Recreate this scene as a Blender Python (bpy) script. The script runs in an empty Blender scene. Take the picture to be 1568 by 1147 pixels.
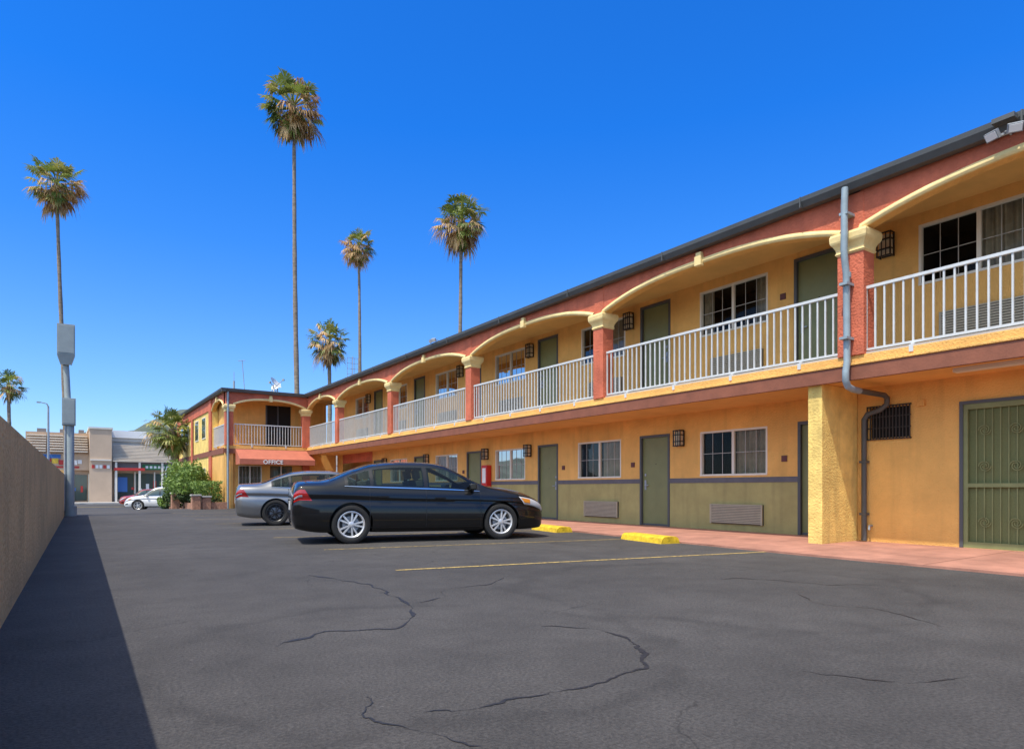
import bpy, bmesh, math, random
from mathutils import Vector, Matrix, noise
R=math.radians
sc=bpy.context.scene
col=sc.collection
random.seed(7)
H=0.96; TH=R(34.37); SN=math.sin(TH); CS=math.cos(TH)
# ---------------------------------------------------------------- materials
def mat(name,c,rough=0.8,var=0.0,vs=1.5,bump=0.0,bs=60,metal=0.0,coat=0.0,c2=None,spec=0.5,dist=0.01,stretch=None,grime=0,trans=0):
    m=bpy.data.materials.new(name); m.use_nodes=True
    nt=m.node_tree; N=nt.nodes; L=nt.links
    b=N['Principled BSDF']
    b.inputs['Base Color'].default_value=(*c,1); b.inputs['Roughness'].default_value=rough
    b.inputs['Metallic'].default_value=metal; b.inputs['Coat Weight'].default_value=coat
    b.inputs['Coat Roughness'].default_value=0.04
    b.inputs['Specular IOR Level'].default_value=spec
    colout=None
    if var or bump:
        tc=N.new('ShaderNodeTexCoord'); src=tc.outputs['Object']; raw=src
        if stretch:
            mp=N.new('ShaderNodeMapping'); mp.inputs['Scale'].default_value=stretch
            L.new(src,mp.inputs['Vector']); src=mp.outputs['Vector']
    if var:
        n=N.new('ShaderNodeTexNoise'); n.inputs['Scale'].default_value=vs; n.inputs['Detail'].default_value=6; n.inputs['Roughness'].default_value=0.65
        L.new(src,n.inputs['Vector'])
        cr=N.new('ShaderNodeValToRGB')
        cr.color_ramp.elements[0].position=0.33; cr.color_ramp.elements[1].position=0.67
        d=c2 if c2 else tuple(x*(1-var) for x in c)
        e=tuple(min(1,x*(1+var*0.5)) for x in c)
        cr.color_ramp.elements[0].color=(*d,1); cr.color_ramp.elements[1].color=(*e,1)
        L.new(n.outputs['Fac'],cr.inputs['Fac']); colout=cr.outputs['Color']
        if grime:
            mp=N.new('ShaderNodeMapping'); mp.inputs['Scale'].default_value=(5,5,.45); L.new(raw,mp.inputs['Vector'])
            n3=N.new('ShaderNodeTexNoise'); n3.inputs['Scale'].default_value=1.3; n3.inputs['Detail'].default_value=5; L.new(mp.outputs[0],n3.inputs['Vector'])
            mr=N.new('ShaderNodeMapRange'); mr.inputs[1].default_value=.5; mr.inputs[2].default_value=.78; mr.inputs[3].default_value=0; mr.inputs[4].default_value=grime; L.new(n3.outputs['Fac'],mr.inputs[0])
            sp=N.new('ShaderNodeSeparateXYZ'); L.new(raw,sp.inputs[0])
            m2=N.new('ShaderNodeMapRange'); m2.inputs[1].default_value=.05; m2.inputs[2].default_value=.4; m2.inputs[3].default_value=grime*.9; m2.inputs[4].default_value=0; L.new(sp.outputs[2],m2.inputs[0])
            mm=N.new('ShaderNodeMath'); mm.operation='MULTIPLY'; L.new(m2.outputs[0],mm.inputs[0]); L.new(n.outputs['Fac'],mm.inputs[1])
            ad=N.new('ShaderNodeMath'); ad.operation='ADD'; ad.use_clamp=True; L.new(mr.outputs[0],ad.inputs[0]); L.new(mm.outputs[0],ad.inputs[1])
            mx=N.new('ShaderNodeMix'); mx.data_type='RGBA'; L.new(ad.outputs[0],mx.inputs['Factor']); L.new(colout,mx.inputs['A']); mx.inputs['B'].default_value=(c[0]*.35,c[1]*.36,c[2]*.45,1)
            colout=mx.outputs['Result']
        L.new(colout,b.inputs['Base Color'])
    if bump:
        n2=N.new('ShaderNodeTexNoise'); n2.inputs['Scale'].default_value=bs; n2.inputs['Detail'].default_value=3
        L.new(src,n2.inputs['Vector'])
        bp=N.new('ShaderNodeBump'); bp.inputs['Strength'].default_value=bump; bp.inputs['Distance'].default_value=dist
        L.new(n2.outputs['Fac'],bp.inputs['Height']); L.new(bp.outputs['Normal'],b.inputs['Normal'])
    if trans:
        t=N.new('ShaderNodeBsdfTranslucent'); mxs=N.new('ShaderNodeMixShader'); mxs.inputs[0].default_value=trans
        if colout: L.new(colout,t.inputs['Color'])
        else: t.inputs['Color'].default_value=(*c,1)
        L.new(b.outputs[0],mxs.inputs[1]); L.new(t.outputs[0],mxs.inputs[2]); L.new(mxs.outputs[0],N['Material Output'].inputs['Surface'])
    return m
M={}
M['orange']=mat('orange_stucco',(.83,.46,.13),.9,.16,1.1,.9,38,grime=.22,dist=.015)
M['ceil']=mat('soffit_stucco',(.80,.44,.13),.9,.12,1.1,.6,45)
M['yellow']=mat('yellow_stucco',(.90,.64,.19),.9,.24,2.5,1,32,grime=.42,dist=.015)
M['red']=mat('terracotta_paint',(.60,.15,.078),.85,.24,2,1,26,grime=.2,dist=.018)
M['brown']=mat('fascia_brown',(.25,.085,.045),.7,.2,3,.3,30)
M['cream']=mat('cream_trim',(.86,.66,.30),.75,.14,4,.4,40)
M['wains']=mat('olive_wainscot',(.40,.35,.14),.85,.15,2,.8,38,grime=.28)
M['band']=mat('slate_band',(.12,.115,.13),.6,.15,5)
M['door']=mat('olive_door',(.20,.21,.085),.5,.1,3)
M['doorf']=mat('door_frame_slate',(.08,.085,.09),.5)
M['gutter']=mat('gutter_grey',(.085,.09,.09),.5,.15,3)
M['roof']=mat('roof_membrane',(.2,.19,.18),.9,.2,1)
M['alu']=mat('window_frame_white',(.72,.68,.58),.45)
M['munt']=mat('window_muntin',(.42,.41,.38),.5)
M['rail']=mat('rail_grey_blue',(.60,.62,.62),.4,.1,6)
M['pipe']=mat('downspout_blue_grey',(.27,.34,.38),.4,.15,6)
M['blackm']=mat('black_metal',(.012,.012,.013),.45)
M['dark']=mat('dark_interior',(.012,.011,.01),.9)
M['curt']=mat('curtain_cloth',(.36,.31,.24),.9,.25,6)
M['curtw']=mat('curtain_sheer',(.55,.53,.5),.9,.2,6)
M['frost']=mat('lantern_glass',(.7,.6,.42),.4)
M['acg']=mat('ac_grille',(.42,.37,.27),.5,.1,8)
M['acd']=mat('ac_recess',(.1,.1,.09),.7)
M['metal']=mat('galvanised',(.35,.37,.39),.45,.15,4,metal=.3)
M['secdoor']=mat('security_green',(.23,.25,.10),.6,.15,4)
M['secback']=mat('security_mesh_back',(.17,.19,.075),.8,.15,60)
M['extred']=mat('extinguisher_red',(.55,.02,.015),.35)
M['plaque']=mat('plaque_maroon',(.12,.03,.02),.5)
M['awn']=mat('awning_canvas',(.46,.14,.085),.85,.12,3)
M['white']=mat('white_paint',(.8,.8,.78),.5)
M['wallt']=mat('tan_stucco_wall',(.72,.48,.20),.95,.2,1.2,1.0,24,dist=.03,grime=.34)
M['conc']=mat('concrete_light',(.42,.40,.37),.9,.15,1.5,.3,40)
M['path']=mat('red_concrete',(.42,.20,.14),.85,.32,1.6,.3,50)
M['stop']=mat('yellow_curb_paint',(.75,.5,.02),.7,.4,9,.3,40)
M['boxg']=mat('utility_box_grey',(.30,.34,.33),.5,.12,3)
M['brick']=mat('planter_brick',(.42,.21,.13),.85,.4,9)
M['grill']=mat('window_grille_dark',(.03,.022,.018),.6)
M['tar']=mat('tar_crack_seal',(.022,.021,.021),.6,.4,20,.4,50)
def glassmat(name='window_glass',tc=(.78,.8,.76),gc=.6,ior=1.25):
    m=bpy.data.materials.new(name); m.use_nodes=True
    N=m.node_tree.nodes; L=m.node_tree.links; N.clear()
    o=N.new('ShaderNodeOutputMaterial'); mx=N.new('ShaderNodeMixShader'); t=N.new('ShaderNodeBsdfTransparent'); g=N.new('ShaderNodeBsdfGlossy')
    t.inputs['Color'].default_value=(*tc,1); g.inputs['Roughness'].default_value=.02; g.inputs['Color'].default_value=(gc,gc,gc,1)
    f=N.new('ShaderNodeFresnel'); f.inputs['IOR'].default_value=ior
    L.new(f.outputs[0],mx.inputs['Fac']); L.new(t.outputs[0],mx.inputs[1]); L.new(g.outputs[0],mx.inputs[2]); L.new(mx.outputs[0],o.inputs['Surface'])
    return m
M['glass']=glassmat()
M['cg']=glassmat('car_side_glass',(.55,.70,.64),.9,1.45)
M['carglass']=mat('tinted_glass',(.045,.075,.070),.04,coat=.5,spec=.8)
M['seat']=mat('seat_cloth',(.10,.095,.085),.9)
M['tyre']=mat('tyre_rubber',(.018,.018,.018),.85,bump=.2,bs=80)
M['rim']=mat('alloy_silver',(.68,.68,.68),.3,metal=.4)
M['rimd']=mat('alloy_black',(.02,.02,.022),.35)
M['chrome']=mat('chrome',(.7,.7,.7),.12,metal=1)
M['lamp']=mat('headlamp_lens',(.55,.57,.6),.08,coat=1)
M['amber']=mat('amber_lens',(.7,.25,.03),.2,coat=1)
M['tail']=mat('tail_lamp_red',(.38,.012,.01),.12,coat=1)
M['trimb']=mat('black_trim',(.012,.012,.013),.35)
M['plate']=mat('licence_plate',(.6,.6,.58),.5)
# ---------------------------------------------------------------- mesh builder
class MB:
    def __init__(s): s.v=[]; s.f=[]; s.m=[]; s.mats=[]
    def mi(s,k):
        if k not in s.mats: s.mats.append(k)
        return s.mats.index(k)
    def poly(s,pts,k):
        b=len(s.v); s.v+= [tuple(p) for p in pts]; s.f.append(tuple(range(b,b+len(pts)))); s.m.append(s.mi(k))
    def box(s,x0,x1,y0,y1,z0,z1,k,T=None):
        b=len(s.v)
        P=[(x0,y0,z0),(x1,y0,z0),(x1,y1,z0),(x0,y1,z0),(x0,y0,z1),(x1,y0,z1),(x1,y1,z1),(x0,y1,z1)]
        if T is not None: P=[tuple(T@Vector(p)) for p in P]
        s.v+=P; i=s.mi(k)
        for q in ((3,2,1,0),(4,5,6,7),(0,1,5,4),(1,2,6,5),(2,3,7,6),(3,0,4,7)):
            s.f.append(tuple(b+j for j in q)); s.m.append(i)
    def tube(s,pts,r,k,n=10,cap=True):
        pts=[Vector(p) for p in pts]; rr=r if isinstance(r,(list,tuple)) else [r]*len(pts)
        base=len(s.v); i=s.mi(k); ref=None
        for a,p in enumerate(pts):
            if a==0: d=pts[1]-p
            elif a==len(pts)-1: d=p-pts[a-1]
            else: d=(pts[a+1]-p).normalized()+(p-pts[a-1]).normalized()
            d.normalize()
            if ref is None: ref=Vector((1,0,0)) if abs(d.x)<.8 else Vector((0,1,0))
            u=(ref-d*ref.dot(d)).normalized(); w=d.cross(u); ref=u
            for j in range(n):
                t=2*math.pi*j/n; s.v.append(tuple(p+(u*math.cos(t)+w*math.sin(t))*rr[a]))
        for a in range(len(pts)-1):
            for j in range(n):
                s.f.append((base+a*n+j,base+a*n+(j+1)%n,base+(a+1)*n+(j+1)%n,base+(a+1)*n+j)); s.m.append(i)
        if cap:
            s.f.append(tuple(base+j for j in range(n))[::-1]); s.m.append(i)
            e=base+(len(pts)-1)*n; s.f.append(tuple(e+j for j in range(n))); s.m.append(i)
    def build(s,name,parent=None,smooth=False,bevel=0):
        me=bpy.data.meshes.new(name); me.from_pydata(s.v,[],s.f); 
        for k in s.mats: me.materials.append(M[k])
        me.polygons.foreach_set('material_index',s.m)
        if smooth: me.polygons.foreach_set('use_smooth',[True]*len(s.f))
        me.update()
        if smooth:
            try: me.set_sharp_from_angle(angle=R(35))
            except Exception: pass
        o=bpy.data.objects.new(name,me); col.objects.link(o)
        if parent: o.parent=parent
        if bevel:
            bv=o.modifiers.new('b','BEVEL'); bv.width=bevel; bv.segments=2; bv.limit_method='ANGLE'
        return o
def empty(name,loc=(0,0,0),rz=0):
    e=bpy.data.objects.new(name,None); e.location=loc; e.rotation_euler=(0,0,rz); col.objects.link(e); return e
# ---------------------------------------------------------------- ground
def asphalt():
    m=mat('asphalt',(.058,.058,.062),.88)
    nt=m.node_tree; N=nt.nodes; L=nt.links; b=N['Principled BSDF']
    tc=N.new('ShaderNodeTexCoord')
    def nz(scale,detail=6,rough=.6,out='Fac'):
        n=N.new('ShaderNodeTexNoise'); n.inputs['Scale'].default_value=scale; n.inputs['Detail'].default_value=detail; n.inputs['Roughness'].default_value=rough
        L.new(tc.outputs['Object'],n.inputs['Vector']); return n.outputs[out]
    def ma(op,a,b2=None,c=None):
        n=N.new('ShaderNodeMath'); n.operation=op
        for i,v in enumerate((a,b2,c)):
            if v is None: continue
            if isinstance(v,(int,float)): n.inputs[i].default_value=v
            else: L.new(v,n.inputs[i])
        return n.outputs[0]
    def mr(v,a,b2,c,d):
        n=N.new('ShaderNodeMapRange'); n.inputs[1].default_value=a;n.inputs[2].default_value=b2;n.inputs[3].default_value=c;n.inputs[4].default_value=d
        L.new(v,n.inputs[0]); return n.outputs[0]
    big=mr(nz(.25,3,.5),.3,.7,.78,1.24)
    med=mr(nz(1.7,7,.75),.3,.7,.74,1.26)
    fine=mr(nz(55,3,.8),.3,.7,.45,1.55)
    f=ma('MULTIPLY',ma('MULTIPLY',big,med),fine)
    sep=N.new('ShaderNodeSeparateXYZ'); L.new(tc.outputs['Object'],sep.inputs[0])
    wob=mr(nz(1.0,4,.6),0,1,-.6,.6); brk=mr(nz(.9,3),.40,.50,0,1)
    for (cx,cy,rad,w,st) in ((1.8,3.6,1.45,.08,.2),(5.2,4.2,1.9,.08,.22)):
        dx=ma('SUBTRACT',sep.outputs[0],cx); dy=ma('SUBTRACT',sep.outputs[1],cy)
        d=ma('SQRT',ma('ADD',ma('MULTIPLY',dx,dx),ma('MULTIPLY',dy,dy)))
        e=ma('ABSOLUTE',ma('SUBTRACT',ma('ADD',d,wob),rad))
        k=ma('MULTIPLY',mr(e,w*.3,w*1.5,1,0),brk)
        f=ma('MULTIPLY',f,ma('SUBTRACT',1.0,ma('MULTIPLY',k,st)))
    wv=N.new('ShaderNodeVectorMath'); wv.operation='MULTIPLY_ADD'; L.new(nz(1.1,4,.6,'Color'),wv.inputs[0]); wv.inputs[1].default_value=(1.6,1.6,0); L.new(tc.outputs['Object'],wv.inputs[2])
    vc=N.new('ShaderNodeTexVoronoi'); vc.feature='DISTANCE_TO_EDGE'; vc.inputs['Scale'].default_value=.3; L.new(wv.outputs[0],vc.inputs['Vector'])
    ck=ma('MULTIPLY',mr(vc.outputs['Distance'],.001,.005,1,0),mr(nz(.5,2),.45,.55,0,1))
    f=ma('MULTIPLY',f,ma('SUBTRACT',1.0,ma('MULTIPLY',ck,.45)))
    vo=N.new('ShaderNodeTexVoronoi'); vo.inputs['Scale'].default_value=1.1; L.new(tc.outputs['Object'],vo.inputs['Vector'])
    f=ma('MULTIPLY',f,mr(vo.outputs['Distance'],.02,.055,.6,1))
    v3=N.new('ShaderNodeTexVoronoi'); v3.inputs['Scale'].default_value=2.3; L.new(tc.outputs['Object'],v3.inputs['Vector'])
    f=ma('ADD',f,mr(v3.outputs['Distance'],.012,.03,1.4,0))
    f=ma('ADD',f,mr(nz(3.2,7,.9),.57,.75,0,.45))
    mx=N.new('ShaderNodeVectorMath'); mx.operation='SCALE'; mx.inputs[0].default_value=(.057,.053,.050)
    L.new(f,mx.inputs['Scale']); L.new(mx.outputs[0],b.inputs['Base Color'])
    bp=N.new('ShaderNodeBump'); bp.inputs['Strength'].default_value=.9; bp.inputs['Distance'].default_value=.012
    L.new(nz(55,3,.7),bp.inputs['Height']); L.new(bp.outputs['Normal'],b.inputs['Normal'])
    return m
M['asph']=asphalt()
g=MB()
ys=[-300,-20,0,34,38,42,46,50,120,400,4000]
def gz(y): 
    if y<=34: return 0
    if y>=50: return -.6
    t=(y-34)/16; return -.6*(t*t*(3-2*t))
xs=[-3000,-300,-40,0,20,60,300,3000]
for i in range(len(ys)-1):
    for j in range(len(xs)-1):
        g.poly([(xs[j],ys[i],gz(ys[i])),(xs[j+1],ys[i],gz(ys[i])),(xs[j+1],ys[i+1],gz(ys[i+1])),(xs[j],ys[i+1],gz(ys[i+1]))],'asph')
g.build('ground')
# tar crack-seal beads poured on the lot
g=MB(); rd=random.Random(12)
def seal(pts,w):
    P_=[Vector((p[0],p[1],0)) for p in pts]; P_=[P_[0]*2-P_[1]]+P_+[P_[-1]*2-P_[-2]]
    out=[]
    for i in range(1,len(P_)-2):
        for j in range(14):
            t=j/14; a,b,c,d=P_[i-1],P_[i],P_[i+1],P_[i+2]
            q=.5*((2*b)+(c-a)*t+(2*a-5*b+4*c-d)*t*t+(3*b-a-3*c+d)*t**3)
            nv=Vector((noise.noise(q*5),noise.noise(q*5+Vector((9,0,0))),0))*.06+Vector((noise.noise(q*22),noise.noise(q*22+Vector((4,0,0))),0))*.02
            out.append(q+nv)
    pr=None
    for i in range(len(out)-1):
        d=(out[i+1]-out[i]).normalized(); n=Vector((-d.y,d.x,0)); ww=w*max(.12,.6+1.5*noise.noise(out[i]*4.5)); ww*=min(1,i/6,(len(out)-1-i)/6)+.02
        cur=(out[i]-n*ww/2,out[i]+n*ww/2)
        if pr: g.poly([(pr[0].x,pr[0].y,.003),(cur[0].x,cur[0].y,.003),(cur[1].x,cur[1].y,.003),(pr[1].x,pr[1].y,.003)],'tar')
        pr=cur
seal([(1.0,4.05),(1.447,4.321),(1.679,4.211),(1.913,4.177),(2.131,4.446),(2.35,4.964),(2.415,5.44),(2.499,6.096),(2.377,6.681),(2.2,7.4)],.032)
seal([(1.233,2.509),(1.402,2.472),(1.687,2.436),(2.013,2.412),(2.347,2.448),(2.627,2.56),(2.823,2.778),(2.967,3.094),(2.962,3.409),(2.7,3.7)],.024)
seal([(2.4,5.0),(2.75,5.1),(3.0,5.5),(3.5,5.55),(4.0,5.9)],.016)
seal([(1.2,2.9),(1.05,2.6),(1.2,2.3),(1.3,2.05)],.014)
seal([(5.6,4.6),(6.1,4.2),(6.3,3.6),(6.9,3.2)],.016)
seal([(5.0,2.0),(5.3,2.6),(5.2,3.1),(5.6,3.5)],.014)
seal([(3.2,2.0),(3.4,1.6),(3.9,1.4)],.012)
g.build('crack_seal_marks')
g=MB(); g.box(-60,60,77,82,-.62,-.46,'conc'); g.box(-60,-1,52.5,54.5,-.62,-.48,'conc'); g.box(10,60,52.5,54.5,-.62,-.48,'conc'); g.build('street_pavement')
g=MB(); g.box(-60,60,65.3,65.45,-.62,-.594,'stop'); g.build('street_centre_line')
g=MB()
edge=[(8.55,-6),(8.6,2),(8.72,5.5),(8.95,8),(9.3,11),(9.6,16),(9.75,22),(9.8,33.7)]
for a,b in zip(edge,edge[1:]):
    n=max(1,int(round((b[1]-a[1])/1.6)))
    for i in range(n):
        t0=i/n;t1=(i+1)/n; xa=a[0]+(b[0]-a[0])*t0; ya=a[1]+(b[1]-a[1])*t0; xb=a[0]+(b[0]-a[0])*t1; yb=a[1]+(b[1]-a[1])*t1
        g.poly([(xa,ya+.006,.03),(12.0,ya+.006,.05),(12.0,yb-.006,.05),(xb,yb-.006,.03)],'path')
        g.poly([(xa,ya,-.02),(xa,ya,.03),(xb,yb,.03),(xb,yb,-.02)],'path')
    g.poly([(a[0],a[1],.022),(12.0,a[1],.042),(12.0,b[1],.042),(b[0],b[1],.022)],'brown')
g.build('walkway_pavement')
def yel():
    m=mat('worn_yellow_line',(.6,.4,.05),.85); nt=m.node_tree; N=nt.nodes; L=nt.links
    tc=N.new('ShaderNodeTexCoord'); n=N.new('ShaderNodeTexNoise'); n.inputs['Scale'].default_value=11; n.inputs['Detail'].default_value=8; n.inputs['Roughness'].default_value=.85
    cr=N.new('ShaderNodeValToRGB'); cr.color_ramp.elements[0].position=.40; cr.color_ramp.elements[1].position=.58
    cr.color_ramp.elements[0].color=(.08,.068,.05,1); cr.color_ramp.elements[1].color=(.60,.42,.12,1)
    L.new(tc.outputs['Object'],n.inputs['Vector']); L.new(n.outputs['Fac'],cr.inputs['Fac']); L.new(cr.outputs['Color'],N['Principled BSDF'].inputs['Base Color'])
    return m
M['yl']=yel()
g=MB()
def line(x0,y0,x1,y1,w=.08):
    d=Vector((x1-x0,y1-y0)); n=Vector((-d.y,d.x)).normalized()*w/2
    g.poly([(x0-n.x,y0-n.y,.004),(x1-n.x,y1-n.y,.004),(x1+n.x,y1+n.y,.004),(x0+n.x,y0+n.y,.004)],'yl')
line(3.2,7.1,8.75,6.0,.075)
for k in range(1,8): line(3.35,7.1+3.02*k,8.9,6.0+3.02*k,.05)
g.build('parking_lines')
for i,(x,y) in enumerate(((8.82,8.45),(9.12,11.75),(9.2,14.8))):
    e=empty('wheel_stop',(x,y,0),R(-10)); g=MB()
    prof=[(-.2,0),(-.17,.09),(-.12,.12),(.12,.12),(.17,.09),(.2,0)]
    n=len(prof)
    for a in range(n-1):
        g.poly([(prof[a][0],-.62,prof[a][1]),(prof[a][0],.62,prof[a][1]),(prof[a+1][0],.62,prof[a+1][1]),(prof[a+1][0],-.62,prof[a+1][1])],'stop')
    g.poly([(p[0],-.62,p[1]) for p in prof],'stop'); g.poly([(p[0],.62,p[1]) for p in prof][::-1],'stop')
    g.build('stop_block',e)
# ---------------------------------------------------------------- left boundary wall
g=MB(); A=Vector((-.52,-4)); B=Vector((-.02,28)); d=(B-A).normalized(); n=Vector((-d.y,d.x))*.2
nn=40
for i in range(nn):
    a=A+(B-A)*i/nn; b=A+(B-A)*(i+1)/nn
    g.poly([(a.x,a.y,0),(b.x,b.y,0),(b.x,b.y,1.46),(a.x,a.y,1.46)],'wallt')
    g.poly([(a.x,a.y,1.46),(b.x,b.y,1.46),(b.x+n.x,b.y+n.y,1.46),(a.x+n.x,a.y+n.y,1.46)],'wallt')
    g.poly([(b.x+n.x,b.y+n.y,0),(a.x+n.x,a.y+n.y,0),(a.x+n.x,a.y+n.y,1.46),(b.x+n.x,b.y+n.y,1.46)],'wallt')
g.poly([(B.x,B.y,0),(B.x+n.x,B.y+n.y,0),(B.x+n.x,B.y+n.y,1.46),(B.x,B.y,1.46)],'wallt')
g.box(-.3,.02,28,28.35,0,1.62,'wallt')
g.build('boundary_wall')
# ---------------------------------------------------------------- motel
motel=empty('motel_building')
XF=10.3; XW=11.9; XR=11.5
def P(ax,c,u,z,d=0): return (c+d,u,z) if ax=='x' else (u,c+d,z)
def bx(mb,ax,c,u0,u1,z0,z1,d0,d1,k):
    if ax=='x': mb.box(c+d0,c+d1,u0,u1,z0,z1,k)
    else: mb.box(u0,u1,c+d0,c+d1,z0,z1,k)
def wall(mb,ax,c,u0,u1,bands,ops,rev=.1):
    us=sorted(set([u0,u1]+[o[0] for o in ops]+[o[1] for o in ops])); us=[u for u in us if u0<=u<=u1]
    zs=sorted(set([b[0] for b in bands]+[b[1] for b in bands]+[o[2] for o in ops]+[o[3] for o in ops]))
    zs=[z for z in zs if bands[0][0]<=z<=bands[-1][1]]
    for a,b in zip(us,us[1:]):
        for p,q in zip(zs,zs[1:]):
            um=(a+b)/2; zm=(p+q)/2
            if any(o[0]<um<o[1] and o[2]<zm<o[3] for o in ops): continue
            k=[bb[2] for bb in bands if bb[0]<zm<bb[1]][0]
            mb.poly([P(ax,c,a,p),P(ax,c,b,p),P(ax,c,b,q),P(ax,c,a,q)],k)
    for o in ops:
        k=bands[-1][2]
        for (ua,ub,za,zb) in ((o[0],o[1],o[2],o[2]),(o[0],o[1],o[3],o[3]),(o[0],o[0],o[2],o[3]),(o[1],o[1],o[2],o[3])):
            mb.poly([P(ax,c,ua,za),P(ax,c,ub,zb),P(ax,c,ub,zb,rev),P(ax,c,ua,za,rev)],k)
W=MB(); FR=MB(); GL=MB(); CU=MB(); DK=MB(); DR=MB(); LN=MB(); AC=MB(); PQ=MB()
def window(ax,c,u0,u1,z0,z1,mode=0):
    t=.04; um=(u0+u1)/2
    bx(FR,ax,c,u0,u1,z0,z0+t,-.012,.09,'alu'); bx(FR,ax,c,u0,u1,z1-t,z1,.0,.09,'alu')
    bx(FR,ax,c,u0,u0+t,z0+t,z1-t,.0,.09,'alu'); bx(FR,ax,c,u1-t,u1,z0+t,z1-t,.0,.09,'alu')
    bx(FR,ax,c,um-.03,um+.03,z0+t,z1-t,.025,.085,'alu')
    for (a,b) in ((u0+t,um-.03),(um+.03,u1-t)):
        for i in (1,2): 
            u=a+(b-a)*i/3; bx(FR,ax,c,u-.006,u+.006,z0+t,z1-t,.058,.062,'munt')
        z=(z0+z1)/2; bx(FR,ax,c,a,b,z-.006,z+.006,.056,.0625,'munt')
    GL.poly([P(ax,c,u0,z0,.065),P(ax,c,u1,z0,.065),P(ax,c,u1,z1,.065),P(ax,c,u0,z1,.065)],'glass')
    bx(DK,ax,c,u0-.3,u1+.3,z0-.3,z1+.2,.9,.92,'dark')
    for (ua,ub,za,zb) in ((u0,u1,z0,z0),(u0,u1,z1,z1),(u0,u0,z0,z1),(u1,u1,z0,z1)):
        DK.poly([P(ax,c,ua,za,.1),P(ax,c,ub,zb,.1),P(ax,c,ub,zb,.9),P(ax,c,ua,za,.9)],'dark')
    spans={0:[(u0,u0+.5*(u1-u0))],1:[(u0,um+.05)],2:[(u0,u0+.35),(u1-.3,u1)],3:[(u0,u1)]}[mode]
    for a,b in spans:
        n=int((b-a)/.02); k='curt' if mode!=1 else 'curtw'
        pr=None
        for i in range(n+1):
            u=a+(b-a)*i/n; dd=.15+.03*math.sin(u*48)+.014*math.sin(u*21+1)
            if pr: CU.poly([P(ax,c,pr[0],z0,pr[1]),P(ax,c,u,z0,dd),P(ax,c,u,z1,dd),P(ax,c,pr[0],z1,pr[1])],k)
            pr=(u,dd)
def door(ax,c,u0,u1,z0,z1,hs=1):
    t=.06
    bx(DR,ax,c,u0,u0+t,z0,z1,-.015,.1,'doorf'); bx(DR,ax,c,u1-t,u1,z0,z1,-.015,.1,'doorf'); bx(DR,ax,c,u0+t,u1-t,z1-t,z1,-.015,.1,'doorf')
    bx(DR,ax,c,u0+t,u1-t,z0,z1-t,.05,.1,'door')
    h=u1-t-.09 if hs>0 else u0+t+.09
    bx(DR,ax,c,h-.03,h+.03,z0+.88,z0+1.12,.035,.05,'metal'); bx(DR,ax,c,min(h,h-hs*.12),max(h,h-hs*.12),z0+.98,z0+1.0,-.005,.015,'metal')
    bx(DR,ax,c,h-.012,h+.012,z0+.98,z0+1.0,.015,.035,'metal'); bx(DR,ax,c,h-.025,h+.025,z0+1.22,z0+1.28,.035,.05,'metal')
    um=(u0+u1)/2; bx(DR,ax,c,um-.01,um+.01,z0+1.5,z0+1.52,.045,.05,'blackm')
    bx(DR,ax,c,u0+t,u1-t,z0,z0+.05,.03,.05,'doorf')
def lantern(ax,c,u,z,s=1):
    w=.11*s; h=.19*s
    bx(LN,ax,c,u-w*.8,u+w*.8,z-h*.9,z+h*.9,-.03,0,'blackm')
    bx(LN,ax,c,u-w*.75,u+w*.75,z-h*.8,z+h*.8,-.15,-.03,'frost')
    for a in (-w,w-.02):
        bx(LN,ax,c,u+a,u+a+.02,z-h,z+h,-.18,-.16,'blackm'); bx(LN,ax,c,u+a,u+a+.02,z-h,z+h,-.05,-.03,'blackm')
    for a in (-w*.35,w*.35-.012): bx(LN,ax,c,u+a,u+a+.014,z-h,z+h,-.175,-.163,'blackm')
    for zz in (-h,-h*.45,h*.35,h-.02):
        bx(LN,ax,c,u-w,u+w,z+zz,z+zz+.02,-.185,-.155,'blackm')
        for a in (-w,w-.014): bx(LN,ax,c,u+a,u+a+.014,z+zz,z+zz+.02,-.155,-.03,'blackm')
def acunit(ax,c,u0,u1,z0,z1):
    bx(AC,ax,c,u0,u1,z0,z1,-.04,0,'acd')
    n=11
    for i in range(n):
        z=z0+.02+(z1-z0-.04)*i/n; bx(AC,ax,c,u0+.03,u1-.03,z,z+(z1-z0)/n*.6,-.065,-.04,'acg')
    bx(AC,ax,c,u0,u0+.03,z0,z1,-.07,-.04,'acg'); bx(AC,ax,c,u1-.03,u1,z0,z1,-.07,-.04,'acg')
    bx(AC,ax,c,u0+.03,u1-.03,z1-.022,z1,-.07,-.04,'acg')
PER=4.28
doors=[6.94+PER*k for k in range(6)]
wins=[8.97+PER*k for k in range(6)]
gd=[(d-.49,d+.49,.05,2.27) for d in doors]; gw=[(w-.86,w+.86,1.24,2.24) for w in wins if w<30]
wall(W,'x',XW,6.2,29.0,[(.0,1.09,'wains'),(1.09,1.2,'band'),(1.2,2.75,'orange')],gd+gw)
prev=6.3
for o in gd+[(29.0,29.0)]:
    if o[0]>prev: bx(W,'x',XW,prev,o[0]-.002,1.09,1.19,-.014,-.002,'band')
    prev=o[1]+.002
for i,o in enumerate(gd): door('x',XW,*o,hs=1 if i%2 else -1)
for i,o in enumerate(gw): window('x',XW,*o,mode=[0,0,3,2,0,1][i%6]); acunit('x',XW,o[0]+.08,o[0]+1.4,.2,.62)
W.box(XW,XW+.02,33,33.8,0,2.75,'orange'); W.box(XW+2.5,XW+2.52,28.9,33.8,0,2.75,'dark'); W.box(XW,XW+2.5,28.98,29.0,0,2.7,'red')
W.box(XW,XW+.03,29,33,2.25,2.75,'red')
lz=2.13
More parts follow.
